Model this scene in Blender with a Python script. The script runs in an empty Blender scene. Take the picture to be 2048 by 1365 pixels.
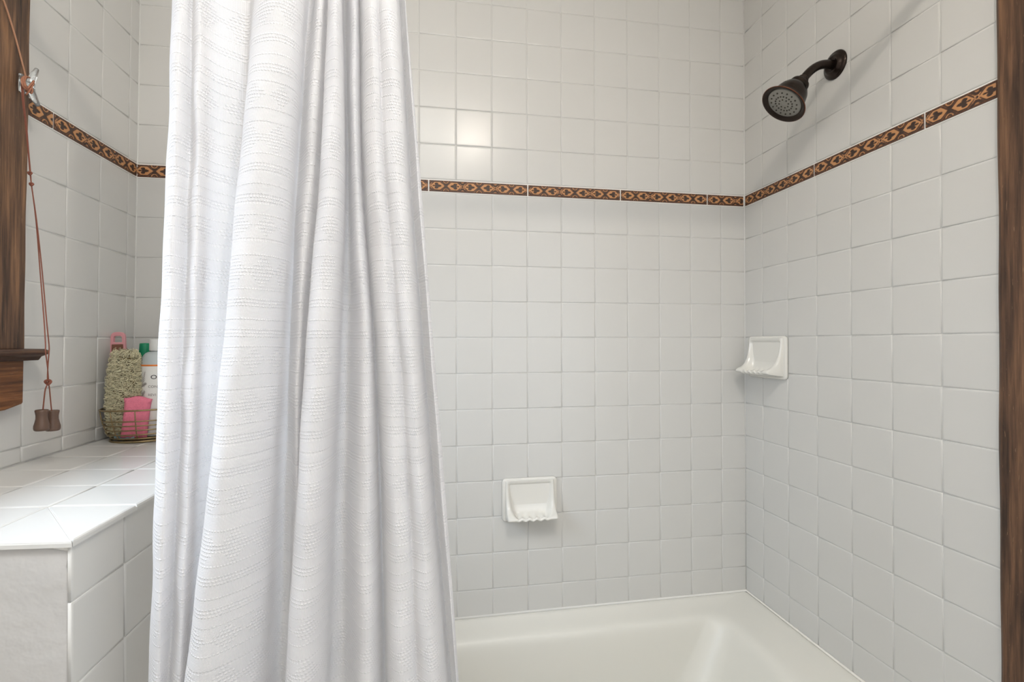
import bpy, bmesh, math, random
import numpy as np
from mathutils import Vector, Matrix, Euler
random.seed(7); rng = np.random.default_rng(7)
H = 1.56                       # heights below are written from the lower edge of the patterned border; the floor is 1.56 m lower
SC = bpy.context.scene
COL = SC.collection
PI = math.pi

# ------------------------------------------------------------------ camera
cam_d = bpy.data.cameras.new('camera'); cam = bpy.data.objects.new('camera', cam_d); COL.objects.link(cam)
cam_d.sensor_width = 36.0; cam_d.sensor_fit = 'HORIZONTAL'; cam_d.lens = 975.8/2048*36.0
cam_d.clip_start = 0.02
_y, _p, _r = .1695, .0033, -.0026
f0 = Vector((math.sin(_y), math.cos(_y), 0)); r0 = Vector((math.cos(_y), -math.sin(_y), 0)); u0 = Vector((0, 0, 1))
fw = f0*math.cos(_p)+u0*math.sin(_p); u2 = -f0*math.sin(_p)+u0*math.cos(_p)
rr = r0*math.cos(_r)+u2*math.sin(_r); uu = -r0*math.sin(_r)+u2*math.cos(_r)
m = Matrix((rr, uu, -fw)).transposed().to_4x4(); m.translation = Vector((-1.0459, -1.4799, -.3439+H))
cam.matrix_world = m
SC.camera = cam

# ------------------------------------------------------------------ world, lights, exposure
SC.view_settings.view_transform = 'Standard'
try: SC.view_settings.look = 'None'
except Exception: pass
SC.view_settings.gamma = 1.0; SC.view_settings.use_curve_mapping = False
SC.view_settings.exposure = 0.08
w = bpy.data.worlds.new('sky'); SC.world = w; w.use_nodes = True
# overcast sky: three times brighter overhead than at the horizon, dull ground below
_n, _l = w.node_tree.nodes, w.node_tree.links
_g = _n.new('ShaderNodeTexCoord'); _s = _n.new('ShaderNodeSeparateXYZ'); _l.new(_g.outputs['Generated'], _s.inputs[0])
_c = _n.new('ShaderNodeValToRGB'); _l.new(_s.outputs[2], _c.inputs[0])
_e = _c.color_ramp.elements; _e[0].position = 0; _e[0].color = (.05, .05, .05, 1); _e[1].position = 1; _e[1].color = (.75, .87, 1, 1)
_k = _e.new(.02); _k.color = (.25, .275, .305, 1)
_l.new(_c.outputs[0], _n['Background'].inputs[0]); _n['Background'].inputs[1].default_value = 19.0

def area(name, loc, target, sx, sy, power, col):
    d = bpy.data.lights.new(name, 'AREA'); d.shape = 'RECTANGLE'; d.size = sx; d.size_y = sy
    d.energy = power; d.color = col
    o = bpy.data.objects.new(name, d); COL.objects.link(o); o.location = (loc[0], loc[1], loc[2]+H)
    dr = Vector(target)-Vector(loc); o.rotation_euler = dr.to_track_quat('-Z', 'Y').to_euler()
    return o
WINDOW_PORTAL = area('window_portal', (-1.975, -.826, .02), (-1.0, -.826, .02), .69, .76, 1, (1, 1, 1)); WINDOW_PORTAL.data.cycles.is_portal = True
ROOM_LIGHT = area('room_daylight', (-.06, -1.85, -.38), (-1.7, -1.40, -.50), 1.7, 2.1, 19, (.82, .90, 1.0))
FILL_LIGHT = area('room_fill', (-.92, -2.9, .0), (-.92, 0, .0), 1.7, 1.8, 1.5, (.98, .98, 1))
OVERHEAD_FILL = area('overhead_fill', (-1.22, -1.45, .90), (-1.50, -1.25, -.6), .7, .9, 17, (1, .995, .965))  # added fill under the ceiling to brighten the left side, no fixture here
BULB = 1250.0

# ------------------------------------------------------------------ node helpers
def mat(name):
    mt = bpy.data.materials.new(name); mt.use_nodes = True
    return mt, mt.node_tree.nodes, mt.node_tree.links, mt.node_tree.nodes['Principled BSDF']
def nd(ns, t, **k):
    n = ns.new(t)
    for a, b in k.items(): setattr(n, a, b)
    return n
def math_node(ns, ls, op, a, b=None, c=None, clamp=False):
    n = ns.new('ShaderNodeMath'); n.operation = op; n.use_clamp = clamp
    for i, v in enumerate((a, b, c)):
        if v is None: continue
        if isinstance(v, (int, float)): n.inputs[i].default_value = v
        else: ls.new(v, n.inputs[i])
    return n.outputs[0]
def simple(name, col, rough=.5, metal=0, bump=0, bscale=60, var=0, spec=.5, coat=0):
    mt, ns, ls, p = mat(name)
    p.inputs['Base Color'].default_value = (*col, 1); p.inputs['Roughness'].default_value = rough
    p.inputs['Metallic'].default_value = metal; p.inputs['Specular IOR Level'].default_value = spec
    p.inputs['Coat Weight'].default_value = coat
    tc = nd(ns, 'ShaderNodeTexCoord'); n = nd(ns, 'ShaderNodeTexNoise'); n.inputs['Scale'].default_value = bscale
    n.inputs['Detail'].default_value = 4
    ls.new(tc.outputs['Object'], n.inputs['Vector'])
    if var:
        mx = nd(ns, 'ShaderNodeMix', data_type='RGBA')
        mx.inputs[6].default_value = (*[c*(1-var) for c in col], 1); mx.inputs[7].default_value = (*[min(1, c*(1+var)) for c in col], 1)
        ls.new(n.outputs[0], mx.inputs[0]); ls.new(mx.outputs[2], p.inputs['Base Color'])
    if bump:
        b = nd(ns, 'ShaderNodeBump'); b.inputs['Strength'].default_value = 1; b.inputs['Distance'].default_value = bump
        ls.new(n.outputs[0], b.inputs['Height']); ls.new(b.outputs[0], p.inputs['Normal'])
    return mt

def make_tile_mat():
    mt, ns, ls, p = mat('glazed_white_tile')
    oi = nd(ns, 'ShaderNodeObjectInfo')
    mx = nd(ns, 'ShaderNodeMix', data_type='RGBA')
    mx.inputs[6].default_value = (.628, .621, .600, 1); mx.inputs[7].default_value = (.636, .630, .610, 1)
    ls.new(oi.outputs['Random'], mx.inputs[0]); ls.new(mx.outputs[2], p.inputs['Base Color'])
    p.inputs['Roughness'].default_value = .24; p.inputs['Specular IOR Level'].default_value = .32
    tc = nd(ns, 'ShaderNodeTexCoord'); n = nd(ns, 'ShaderNodeTexNoise'); n.inputs['Scale'].default_value = 14; n.inputs['Detail'].default_value = 2
    ls.new(tc.outputs['Object'], n.inputs['Vector'])
    b = nd(ns, 'ShaderNodeBump'); b.inputs['Distance'].default_value = .0008; b.inputs['Strength'].default_value = .08
    ls.new(n.outputs[0], b.inputs['Height']); ls.new(b.outputs[0], p.inputs['Normal'])
    return mt
M_TILE = make_tile_mat()
M_GROUT = simple('grout', (.68, .675, .655), .85, bump=.0006, bscale=300, var=.06)
M_GROUTW = simple('white_grout', (.86, .84, .80), .8, bump=.0004, bscale=300)
M_PLASTER = simple('painted_plaster', (.52, .51, .50), .65, bump=.004, bscale=18, var=.02)
M_PAINT = simple('wall_paint', (.74, .71, .66), .8, bump=.0006, bscale=120)
M_CEIL = simple('ceiling_paint', (.78, .76, .71), .9, bump=.0005, bscale=90)
M_FLOOR = simple('floor_stone', (.45, .43, .40), .5, bump=.001, bscale=20, var=.1)
M_TUB = simple('tub_enamel', (.74, .725, .67), .38, bump=.0004, bscale=8)
M_DISH = simple('glazed_ceramic', (.76, .745, .70), .14, bump=.0003, bscale=20, coat=.3)
M_BRONZE = simple('oil_rubbed_bronze', (.030, .020, .015), .27, metal=.75, bump=.0002, bscale=90, var=.35, spec=.6)
M_COPPER = simple('worn_copper_edge', (.16, .055, .028), .35, metal=.8, var=.4, bscale=60)
M_FACE = simple('grey_spray_face', (.30, .29, .26), .4, metal=.25)
M_NOZZLE = simple('dark_rubber_nozzle', (.035, .028, .02), .6)
M_BRASS = simple('antique_brass_wire', (.30, .23, .12), .34, metal=.9, var=.3, bscale=150)
M_CORD = simple('brown_cord', (.20, .062, .036), .75, bump=.0004, bscale=700, var=.2)
M_CORDL = simple('tan_cord', (.42, .22, .13), .75, bump=.0004, bscale=700, var=.2)
M_CORDW = simple('copper_brown_cord', (.36, .15, .085), .7, bump=.0004, bscale=700, var=.2)
M_TASSEL = simple('brown_tassel', (.115, .066, .045), .42, bump=.0002, bscale=160, var=.1)
M_PINK = simple('pink_sponge', (.84, .23, .33), .95, bump=.0015, bscale=260, var=.12)
M_ROSE = simple('rose_plastic', (.72, .33, .36), .38)
M_FILE = simple('brown_abrasive', (.22, .095, .06), .9, bump=.001, bscale=900, var=.3)
M_LOOFAH = simple('loofah_fibre', (.95, .73, .49), .9, var=.45, bscale=320, bump=.002)
M_LOOFAHD = simple('loofah_gap_shade', (.20, .135, .06), .95, bump=.004, bscale=150, var=.3)
M_BOTTLE = simple('white_bottle_plastic', (.74, .75, .74), .35)
M_BOTTLET = simple('frosted_bottle_plastic', (.52, .57, .58), .28)
M_LABEL = simple('label_paper', (.80, .79, .76), .55)
M_ORANGE = simple('orange_print', (.85, .25, .05), .5)
M_INK = simple('dark_ink', (.05, .05, .055), .6)
M_INKG = simple('grey_ink', (.26, .23, .22), .6)
M_GREEN = simple('green_plastic', (.0, .26, .12), .4)
M_TEAL = simple('blue_grey_wrapper', (.25, .36, .40), .5, bump=.002, bscale=90, var=.3)
M_CHROME = simple('rod_steel', (.5, .5, .5), .25, metal=1)
M_CAULK = simple('white_caulk', (.82, .80, .75), .5)

def make_wood(name, dark, mid, light, axis='Z', scale=1.0):
    mt, ns, ls, p = mat(name)
    tc = nd(ns, 'ShaderNodeTexCoord')
    def mapped(s_across, s_along):
        mp = nd(ns, 'ShaderNodeMapping')
        s = [s_across]*3; s['XYZ'.index(axis)] = s_along
        mp.inputs['Scale'].default_value = s; ls.new(tc.outputs['Object'], mp.inputs[0]); return mp.outputs[0]
    g = nd(ns, 'ShaderNodeTexNoise'); g.inputs['Scale'].default_value = 1; g.inputs['Detail'].default_value = 7; g.inputs['Roughness'].default_value = .65
    ls.new(mapped(160*scale, 7*scale), g.inputs['Vector'])
    b = nd(ns, 'ShaderNodeTexNoise'); b.inputs['Scale'].default_value = 1; b.inputs['Detail'].default_value = 3; b.inputs['Distortion'].default_value = .6
    ls.new(mapped(34*scale, 3.5*scale), b.inputs['Vector'])
    c = nd(ns, 'ShaderNodeTexNoise'); c.inputs['Scale'].default_value = 1; c.inputs['Detail'].default_value = 6
    ls.new(mapped(420*scale, 40*scale), c.inputs['Vector'])
    s = math_node(ns, ls, 'MULTIPLY_ADD', g.outputs[0], .55, math_node(ns, ls, 'MULTIPLY', b.outputs[0], .45))
    cr = nd(ns, 'ShaderNodeValToRGB'); e = cr.color_ramp.elements
    e[0].position = .38; e[0].color = (*dark, 1); e[1].position = .64; e[1].color = (*light, 1)
    n = e.new(.50); n.color = (*mid, 1)
    ls.new(s, cr.inputs[0])
    # pale scuffs where the finish has worn off
    sc = nd(ns, 'ShaderNodeValToRGB'); sc.color_ramp.elements[0].position = .67; sc.color_ramp.elements[1].position = .72
    ls.new(c.outputs[0], sc.inputs[0])
    mx = nd(ns, 'ShaderNodeMix', data_type='RGBA'); ls.new(math_node(ns, ls, 'MULTIPLY', sc.outputs[0], .55), mx.inputs[0])
    ls.new(cr.outputs[0], mx.inputs[6]); mx.inputs[7].default_value = (.36, .22, .12, 1)
    ls.new(mx.outputs[2], p.inputs['Base Color'])
    p.inputs['Roughness'].default_value = .5; p.inputs['Specular IOR Level'].default_value = .35
    bp = nd(ns, 'ShaderNodeBump'); bp.inputs['Distance'].default_value = .0015; bp.inputs['Strength'].default_value = .8
    ls.new(s, bp.inputs['Height']); ls.new(bp.outputs[0], p.inputs['Normal'])
    return mt
M_WOOD = make_wood('aged_wood_upright', (.034, .021, .015), (.115, .062, .037), (.27, .145, .075))
M_WOODR = make_wood('brown_wood_upright', (.038, .021, .013), (.095, .049, .028), (.20, .105, .055), scale=1.1)
M_WOODY = make_wood('aged_wood_sill', (.026, .014, .010), (.075, .037, .022), (.17, .085, .045), axis='Y')
M_WOODA = make_wood('aged_wood_apron', (.055, .022, .010), (.15, .058, .022), (.30, .125, .045), axis='Y')

def make_curtain_mat():
    mt, ns, ls, p = mat('white_woven_cotton')
    uv = nd(ns, 'ShaderNodeUVMap'); sp = nd(ns, 'ShaderNodeSeparateXYZ'); ls.new(uv.outputs[0], sp.inputs[0])
    M = lambda op, a, b=None, c=None, cl=False: math_node(ns, ls, op, a, b, c, cl)
    # slight skewing of the weave
    nz = nd(ns, 'ShaderNodeTexNoise'); nz.inputs['Scale'].default_value = 5; ls.new(uv.outputs[0], nz.inputs[0])
    U = sp.outputs[0]; V = M('MULTIPLY_ADD', nz.outputs[0], .012, sp.outputs[1])
    REP = .166
    row = .0042; pit = .0048
    vr = M('DIVIDE', V, row)
    par = M('MULTIPLY', M('MODULO', M('FLOOR', vr), 2), .5)
    fu = M('SUBTRACT', M('FRACT', M('ADD', M('DIVIDE', U, pit), par)), .5)
    fv = M('SUBTRACT', M('FRACT', vr), .5)
    d2 = M('ADD', M('MULTIPLY', M('MULTIPLY', fu, fu), 1.0), M('MULTIPLY', M('MULTIPLY', fv, fv), 1.8))
    dots = M('SUBTRACT', 1, M('MULTIPLY', d2, 5.2), cl=True)
    v = M('FRACT', M('DIVIDE', V, REP))
    def band(c, h, amp=1.0):
        return M('MULTIPLY', M('LESS_THAN', M('ABSOLUTE', M('SUBTRACT', v, c)), h), amp)
    bands = band(.04, .038)
    for c, h in ((.145, .0127), (.27, .038), (.375, .0127), (.50, .030), (.625, .0127), (.735, .0127), (.93, .0127)):
        bands = M('MAXIMUM', bands, band(c, h))
    fd = M('MULTIPLY', M('ABSOLUTE', M('SUBTRACT', M('FRACT', M('DIVIDE', U, .048)), .5)), 2)
    dia = M('LESS_THAN', M('ADD', fd, M('DIVIDE', M('ABSOLUTE', M('SUBTRACT', v, .5)), .13)), 1.05)
    tri = M('LESS_THAN', M('ADD', fd, M('DIVIDE', M('ABSOLUTE', M('SUBTRACT', v, .84)), .09)), 1.0)
    mask = M('MAXIMUM', M('MAXIMUM', bands, dia), tri)
    hd = M('MULTIPLY', dots, mask)
    th = M('MULTIPLY', M('SINE', M('MULTIPLY', U, 2*PI/.0017)), .09)
    th2 = M('MULTIPLY', M('SINE', M('MULTIPLY', V, 2*PI/.0017)), .07)
    hh = M('ADD', M('ADD', hd, th), th2)
    b = nd(ns, 'ShaderNodeBump'); b.inputs['Distance'].default_value = .0016; b.inputs['Strength'].default_value = .65
    ls.new(hh, b.inputs['Height'])
    # crinkles
    mp = nd(ns, 'ShaderNodeMapping'); mp.inputs['Scale'].default_value = (38, 9, 1); ls.new(uv.outputs[0], mp.inputs[0])
    n2 = nd(ns, 'ShaderNodeTexNoise'); n2.inputs['Scale'].default_value = 1; n2.inputs['Detail'].default_value = 3; ls.new(mp.outputs[0], n2.inputs[0])
    b2 = nd(ns, 'ShaderNodeBump'); b2.inputs['Distance'].default_value = .003; b2.inputs['Strength'].default_value = .3
    ls.new(n2.outputs[0], b2.inputs['Height']); ls.new(b.outputs[0], b2.inputs['Normal'])
    p.inputs['Base Color'].default_value = (.885, .88, .90, 1); p.inputs['Roughness'].default_value = .9; p.inputs['Specular IOR Level'].default_value = .1
    ls.new(b2.outputs[0], p.inputs['Normal'])
    # the raised knots of the weave are denser and whiter than the thin ground cloth
    cm = nd(ns, 'ShaderNodeMix', data_type='RGBA'); ls.new(hd, cm.inputs[0]); cm.inputs[6].default_value = (.865, .86, .88, 1); cm.inputs[7].default_value = (.95, .945, .96, 1)
    ls.new(cm.outputs[2], p.inputs['Base Color'])
    tr = nd(ns, 'ShaderNodeBsdfTranslucent'); tr.inputs[0].default_value = (.88, .875, .885, 1); ls.new(b2.outputs[0], tr.inputs['Normal'])
    mx = nd(ns, 'ShaderNodeMixShader'); mx.inputs[0].default_value = .42
    ls.new(p.outputs[0], mx.inputs[1]); ls.new(tr.outputs[0], mx.inputs[2])
    ls.new(mx.outputs[0], ns['Material Output'].inputs[0])
    return mt
M_CURTAIN = make_curtain_mat()

def make_border_mat():
    mt, ns, ls, p = mat('carved_border_glaze')
    a = nd(ns, 'ShaderNodeVertexColor'); a.layer_name = 'glaze'
    n = nd(ns, 'ShaderNodeTexNoise'); n.inputs['Scale'].default_value = 260; n.inputs['Detail'].default_value = 4
    tc = nd(ns, 'ShaderNodeTexCoord'); ls.new(tc.outputs['Object'], n.inputs['Vector'])
    f = math_node(ns, ls, 'ADD', a.outputs[0], math_node(ns, ls, 'MULTIPLY_ADD', n.outputs[0], .5, -.25), clamp=True)
    cr = nd(ns, 'ShaderNodeValToRGB'); e = cr.color_ramp.elements
    e[0].position = .12; e[0].color = (.045, .024, .016, 1); e[1].position = .85; e[1].color = (.52, .255, .105, 1)
    k = e.new(.5); k.color = (.15, .06, .028, 1)
    ls.new(f, cr.inputs[0]); ls.new(cr.outputs[0], p.inputs['Base Color'])
    p.inputs['Roughness'].default_value = .5
    return mt
M_BORDER = make_border_mat()

mt, ns, ls, p = mat('lamp_glass'); p.inputs['Emission Color'].default_value = (1, .90, .785, 1); p.inputs['Emission Strength'].default_value = BULB
p.inputs['Base Color'].default_value = (.9, .9, .9, 1); M_BULB = mt
mt, ns, ls, p = mat('window_glass')
g = nd(ns, 'ShaderNodeBsdfGlossy'); g.inputs['Roughness'].default_value = .02
t = nd(ns, 'ShaderNodeBsdfTransparent'); fr = nd(ns, 'ShaderNodeFresnel'); fr.inputs[0].default_value = 1.45
ge = nd(ns, 'ShaderNodeNewGeometry'); fr_ = math_node(ns, ls, 'MULTIPLY', fr.outputs[0], math_node(ns, ls, 'SUBTRACT', 1, ge.outputs['Backfacing']))
mx = nd(ns, 'ShaderNodeMixShader'); ls.new(fr_, mx.inputs[0]); ls.new(t.outputs[0], mx.inputs[1]); ls.new(g.outputs[0], mx.inputs[2])
ls.new(mx.outputs[0], ns['Material Output'].inputs[0]); M_GLASS = mt
mt, ns, ls, p = mat('clear_acrylic'); p.inputs['Base Color'].default_value = (.93, .96, .97, 1); p.inputs['Roughness'].default_value = .06
p.inputs['Transmission Weight'].default_value = .9; p.inputs['IOR'].default_value = 1.45; M_CLEAR = mt

# ------------------------------------------------------------------ mesh helpers
class MB:
    def __init__(s): s.v = []; s.f = []
    def add(s, vs, fs):
        o = len(s.v); s.v += [tuple(v) for v in vs]; s.f += [tuple(i+o for i in f) for f in fs]
    def box(s, a, b):
        x0, y0, z0 = a; x1, y1, z1 = b
        if x0 > x1: x0, x1 = x1, x0
        if y0 > y1: y0, y1 = y1, y0
        if z0 > z1: z0, z1 = z1, z0
        s.add([(x0,y0,z0),(x1,y0,z0),(x1,y1,z0),(x0,y1,z0),(x0,y0,z1),(x1,y0,z1),(x1,y1,z1),(x0,y1,z1)],
              [(0,3,2,1),(4,5,6,7),(0,1,5,4),(1,2,6,5),(2,3,7,6),(3,0,4,7)])
    def tube(s, pts, r, n=8, closed=False, cap=True):
        pts = [Vector(p) for p in pts]; N = len(pts)
        rs = r if isinstance(r, (list, tuple)) else [r]*N
        tang = []
        for i in range(N):
            a = pts[(i-1) % N] if (closed or i > 0) else pts[0]
            b = pts[(i+1) % N] if (closed or i < N-1) else pts[-1]
            t = (b-a); t = t.normalized() if t.length > 1e-9 else Vector((0, 0, 1)); tang.append(t)
        ref = Vector((0, 0, 1)) if abs(tang[0].z) < .9 else Vector((1, 0, 0))
        nrm = (ref-tang[0]*ref.dot(tang[0])).normalized()
        vs = []
        for i in range(N):
            t = tang[i]; nn = nrm-t*nrm.dot(t)
            nrm = nn.normalized() if nn.length > 1e-6 else nrm
            bn = t.cross(nrm)
            for k in range(n):
                a = 2*PI*k/n; vs.append(pts[i]+(nrm*math.cos(a)+bn*math.sin(a))*rs[i])
        fs = []
        for i in range(N if closed else N-1):
            j = (i+1) % N
            for k in range(n):
                fs.append((i*n+k, i*n+(k+1) % n, j*n+(k+1) % n, j*n+k))
        if cap and not closed:
            fs.append(tuple(range(n-1, -1, -1))); fs.append(tuple((N-1)*n+k for k in range(n)))
        s.add(vs, fs)
    def lathe(s, prof, base=(0,0,0), axis=(0,0,1), n=40):
        ax = Vector(axis).normalized(); ref = Vector((0,1,0)) if abs(ax.y) < .9 else Vector((1,0,0))
        a = (ref-ax*ref.dot(ax)).normalized(); b = ax.cross(a); B = Vector(base); vs = []
        for r, h in prof:
            r = max(r, 1e-5)
            for k in range(n):
                t = 2*PI*k/n; vs.append(B+ax*h+(a*math.cos(t)+b*math.sin(t))*r)
        fs = [(i*n+k, i*n+(k+1) % n, (i+1)*n+(k+1) % n, (i+1)*n+k) for i in range(len(prof)-1) for k in range(n)]
        s.add(vs, fs)
    def prism(s, poly, y0, y1, axis=1):
        n = len(poly); vs = []
        for yy in (y0, y1):
            for a, b in poly:
                vs.append({0: (yy, a, b), 1: (a, yy, b), 2: (a, b, yy)}[axis])
        fs = [(i, (i+1) % n, n+(i+1) % n, n+i) for i in range(n)]+[tuple(range(n-1, -1, -1)), tuple(range(n, 2*n))]
        s.add(vs, fs)
    def mesh(s, name, smooth=False, fix=True):
        me = bpy.data.meshes.new(name); me.from_pydata(s.v, [], s.f); me.update()
        if fix:
            bm = bmesh.new(); bm.from_mesh(me); bmesh.ops.recalc_face_normals(bm, faces=bm.faces); bm.to_mesh(me); bm.free()
        if smooth: me.polygons.foreach_set('use_smooth', [True]*len(me.polygons))
        return me
def link(name, data, parent=None, loc=(0,0,0), rot=None, m=None):
    o = bpy.data.objects.new(name, data); COL.objects.link(o); o.location = loc
    if rot: o.rotation_euler = rot
    if parent: o.parent = parent
    if m and data and not data.materials: data.materials.append(m)
    return o
def obj(name, mb, m, parent=None, loc=(0,0,0), smooth=False, bevel=0, seg=2, rot=None, autos=None):
    me = mb.mesh(name, smooth); o = link(name, me, parent, loc, rot, m)
    if bevel:
        b = o.modifiers.new('b', 'BEVEL'); b.width = bevel; b.segments = seg; b.limit_method = 'ANGLE'; b.angle_limit = math.radians(35)
    if autos:
        me.polygons.foreach_set('use_smooth', [True]*len(me.polygons))
        me.set_sharp_from_angle(angle=math.radians(autos))
    return o
def thing(name, label, cat, loc=(0,0,0), rot=None, group=None):
    o = link(name, None, None, (loc[0], loc[1], loc[2]+H), rot); o['label'] = label; o['category'] = cat
    if group: o['group'] = group
    return o
def struct(o): o['kind'] = 'structure'; return o
def P_(o, x, y, z): return Vector((x, y, z+H))

# ------------------------------------------------------------------ setting
CEIL = .94; FLOOR = -1.56; FRONT = -2.95; TZC = -1.17
P = .1095; GD = .0012
TH = .0159                       # the left wall leans a little
zlines = [.1475]+[.2532+P*k for k in range(7)]          # above the border
zlines = [z for z in zlines if z < CEIL]+[CEIL]
zlow = [.1085]+[-P*k for k in range(0, 11)]+[-1.174]
def rows():
    r = [(zlines[i], zlines[i+1]) for i in range(len(zlines)-1)]
    r += [(zlow[i+1], zlow[i]) for i in range(len(zlow)-1)]
    return r

mb = MB(); mb.box((-2.1, GD, FLOOR), (.12, .12, CEIL)); wall_back = struct(obj('wall_back', mb, M_GROUT, loc=(0,0,H)))
mb = MB(); mb.box((GD, 0.0, FLOOR), (.12, FRONT, CEIL)); wall_right = struct(obj('wall_right', mb, M_GROUT, loc=(0,0,H)))
# window opening in the left wall
WY0, WY1, WZ0, WZ1 = -.482, -1.17, -.355, .40
mb = MB()
mb.box((-.14, .12, FLOOR-.02), (-GD, WY0, CEIL+.02)); mb.box((-.14, WY1, FLOOR-.02), (-GD, FRONT, CEIL+.02))
mb.box((-.14, WY0, FLOOR-.02), (-GD, WY1, WZ0)); mb.box((-.14, WY0, WZ1), (-GD, WY1, CEIL+.02))
wall_left = struct(obj('wall_left', mb, M_GROUT, loc=(-1.829, 0, H), rot=(0, TH, 0)))
mb = MB(); mb.box((-2.1, FRONT, FLOOR), (.12, FRONT-.1, CEIL)); struct(obj('wall_front', mb, M_PAINT, loc=(0,0,H)))
mb = MB(); mb.box((-2.1, .12, CEIL), (.12, FRONT-.1, CEIL+.08)); struct(obj('ceiling', mb, M_CEIL, loc=(0,0,H)))
mb = MB(); mb.box((-2.1, .12, FLOOR-.08), (.12, FRONT-.1, FLOOR)); struct(obj('floor', mb, M_FLOOR, loc=(0,0,H)))
# painted panels over the walls outside the alcove
mb = MB(); mb.box((-.0, -.86, FLOOR), (-.006, FRONT, CEIL)); struct(obj('trim_1', mb, M_PAINT, loc=(0,0,H)))
mb = MB()
mb.box((0, -1.26, FLOOR), (.012, FRONT, CEIL)); mb.box((0, -.80, FLOOR), (.012, -1.26, -.47)); mb.box((0, -.80, .50), (.012, -1.26, CEIL))
struct(obj('trim_2', mb, M_PAINT, loc=(-1.831, 0, H), rot=(0, TH, 0)))

for nm_, cx_ in (('trim_4', -.0005), ('trim_5', -1.8285)):
    mb = MB(); mb.tube([(cx_+TH*z_ if cx_ < -1 else cx_, -.0005, z_) for z_ in (TZC, 0, CEIL-.001)], .0022, 8)
    struct(obj(nm_, mb, M_GROUT, loc=(0, 0, H), smooth=True))
# ---- tiles. A tile lies in the local XZ plane of its wall, glazed face towards -Y
GAP = .0008
def tile_mesh(w, h, poly=None):
    mb = MB(); a, b = w/2-GAP, h/2-GAP
    rings = [(0, .004), (0, -.0002+.0009), (.0011, .0001), (.0034, -.0004)]
    vs = []
    for ins, y in rings:
        vs += [(-a+ins, y, -b+ins), (a-ins, y, -b+ins), (a-ins, y, b-ins), (-a+ins, y, b-ins)]
    fs = []
    for r in range(3):
        for k in range(4): fs.append((r*4+k, r*4+(k+1) % 4, r*4+4+(k+1) % 4, r*4+4+k))
    fs.append((12, 13, 14, 15))
    mb.add(vs, fs); me = mb.mesh('tile', False); me.materials.append(M_TILE)
    sm = [len(pp.vertices) == 4 and pp.area < .0012 for pp in me.polygons]; sm[-1] = False
    me.polygons.foreach_set('use_smooth', sm)
    return me
_tm = {}
def get_tile(w, h):
    k = (round(w, 4), round(h, 4))
    if k not in _tm: _tm[k] = tile_mesh(*k)
    return _tm[k]
Rface = {'back': Matrix.Identity(3), 'right': Matrix.Rotation(PI/2, 3, 'Z').transposed().inverted(), }
def put_tile(parent, side, c0, c1, z0, z1, amt=1.0):
    """c0..c1 runs along the wall; returns the tile object"""
    w, h = abs(c1-c0), abs(z1-z0)
    if w < .006 or h < .006: return None
    me = get_tile(w, h); c = (c0+c1)/2; z = (z0+z1)/2
    t = .0005*amt
    tilt = (random.gauss(0, t), 0, random.gauss(0, t)); push = random.uniform(0, .00035)
    if side == 'back': return link('tile', me, parent, (c, -push, z), tilt)
    if side == 'right': rz = -PI/2; loc = (-push, c, z)      # face towards -X
    if side == 'left': rz = PI/2; loc = (push, c, z)          # face towards +X
    m3 = Matrix.Rotation(rz, 3, 'Z') @ Euler(tilt).to_matrix()
    return link('tile', me, parent, loc, m3.to_euler())
def put_stuff(parent, side, cells):
    mb = MB()
    for c0, c1, z0, z1 in cells:
        w, h = abs(c1-c0), abs(z1-z0)
        if w < .006 or h < .006: continue
        me = get_tile(w, h); c = (c0+c1)/2; z = (z0+z1)/2
        mb.add([(v.co.x+c, v.co.y, v.co.z+z) for v in me.vertices], [tuple(pp.vertices) for pp in me.polygons])
    o = obj('wall_tiles', mb, M_TILE, parent); o['kind'] = 'stuff'
LEDX, LEDY, LEDZ0, LEDZ1 = -1.492, -.777, -.580, -.592

xs = [0.0, -.0869]+[-.0869-P*k for k in range(1, 16)]+[-1.8385]
hid = []
for z0, z1 in rows():
    for i in range(len(xs)-1):
        a, b = xs[i], xs[i+1]
        c = (a+b)/2
        if (z0+z1)/2 < -.60 and c < LEDX-.03: continue
        if -1.62 < c < -1.12 or z0 > .79: hid.append((a, b, z0, z1))
        else:
            zz0 = max(z0, -.584) if c < LEDX else z0
            put_tile(wall_back, 'back', a, b, zz0, z1)
put_stuff(wall_back, 'back', hid)
ys = [0.0, -.0881]+[-.0881-P*k for k in range(1, 6)]+[-.7445]
hid = []
for z0, z1 in rows():
    for i in range(len(ys)-1):
        if z0 > .79: hid.append((ys[i], ys[i+1], z0, z1))
        else: put_tile(wall_right, 'right', ys[i], ys[i+1], z0, z1)
mbh = MB()
for c0, c1, z0, z1 in hid:
    me = get_tile(abs(c1-c0), abs(z1-z0)); c = (c0+c1)/2; z = (z0+z1)/2
    mbh.add([(v.co.y, c-v.co.x, v.co.z+z) for v in me.vertices], [tuple(pp.vertices) for pp in me.polygons])
o = obj('wall_tiles', mbh, M_TILE, wall_right); o['kind'] = 'stuff'
yl = [0.0, -.0396]+[-.0396-P*k for k in range(1, 8)]
for z0, z1 in rows():
    if z1 < -.56: continue
    zz0 = max(z0, LEDZ0+.001)
    for i in range(len(yl)-1):
        a, b = yl[i], yl[i+1]
        if b < -.78: b = -.78
        low = z1 < -.43
        if not low and i > 4: continue
        if not low and i == 4: b = -.478
        put_tile(wall_left, 'left', a, b, zz0, z1)

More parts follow.
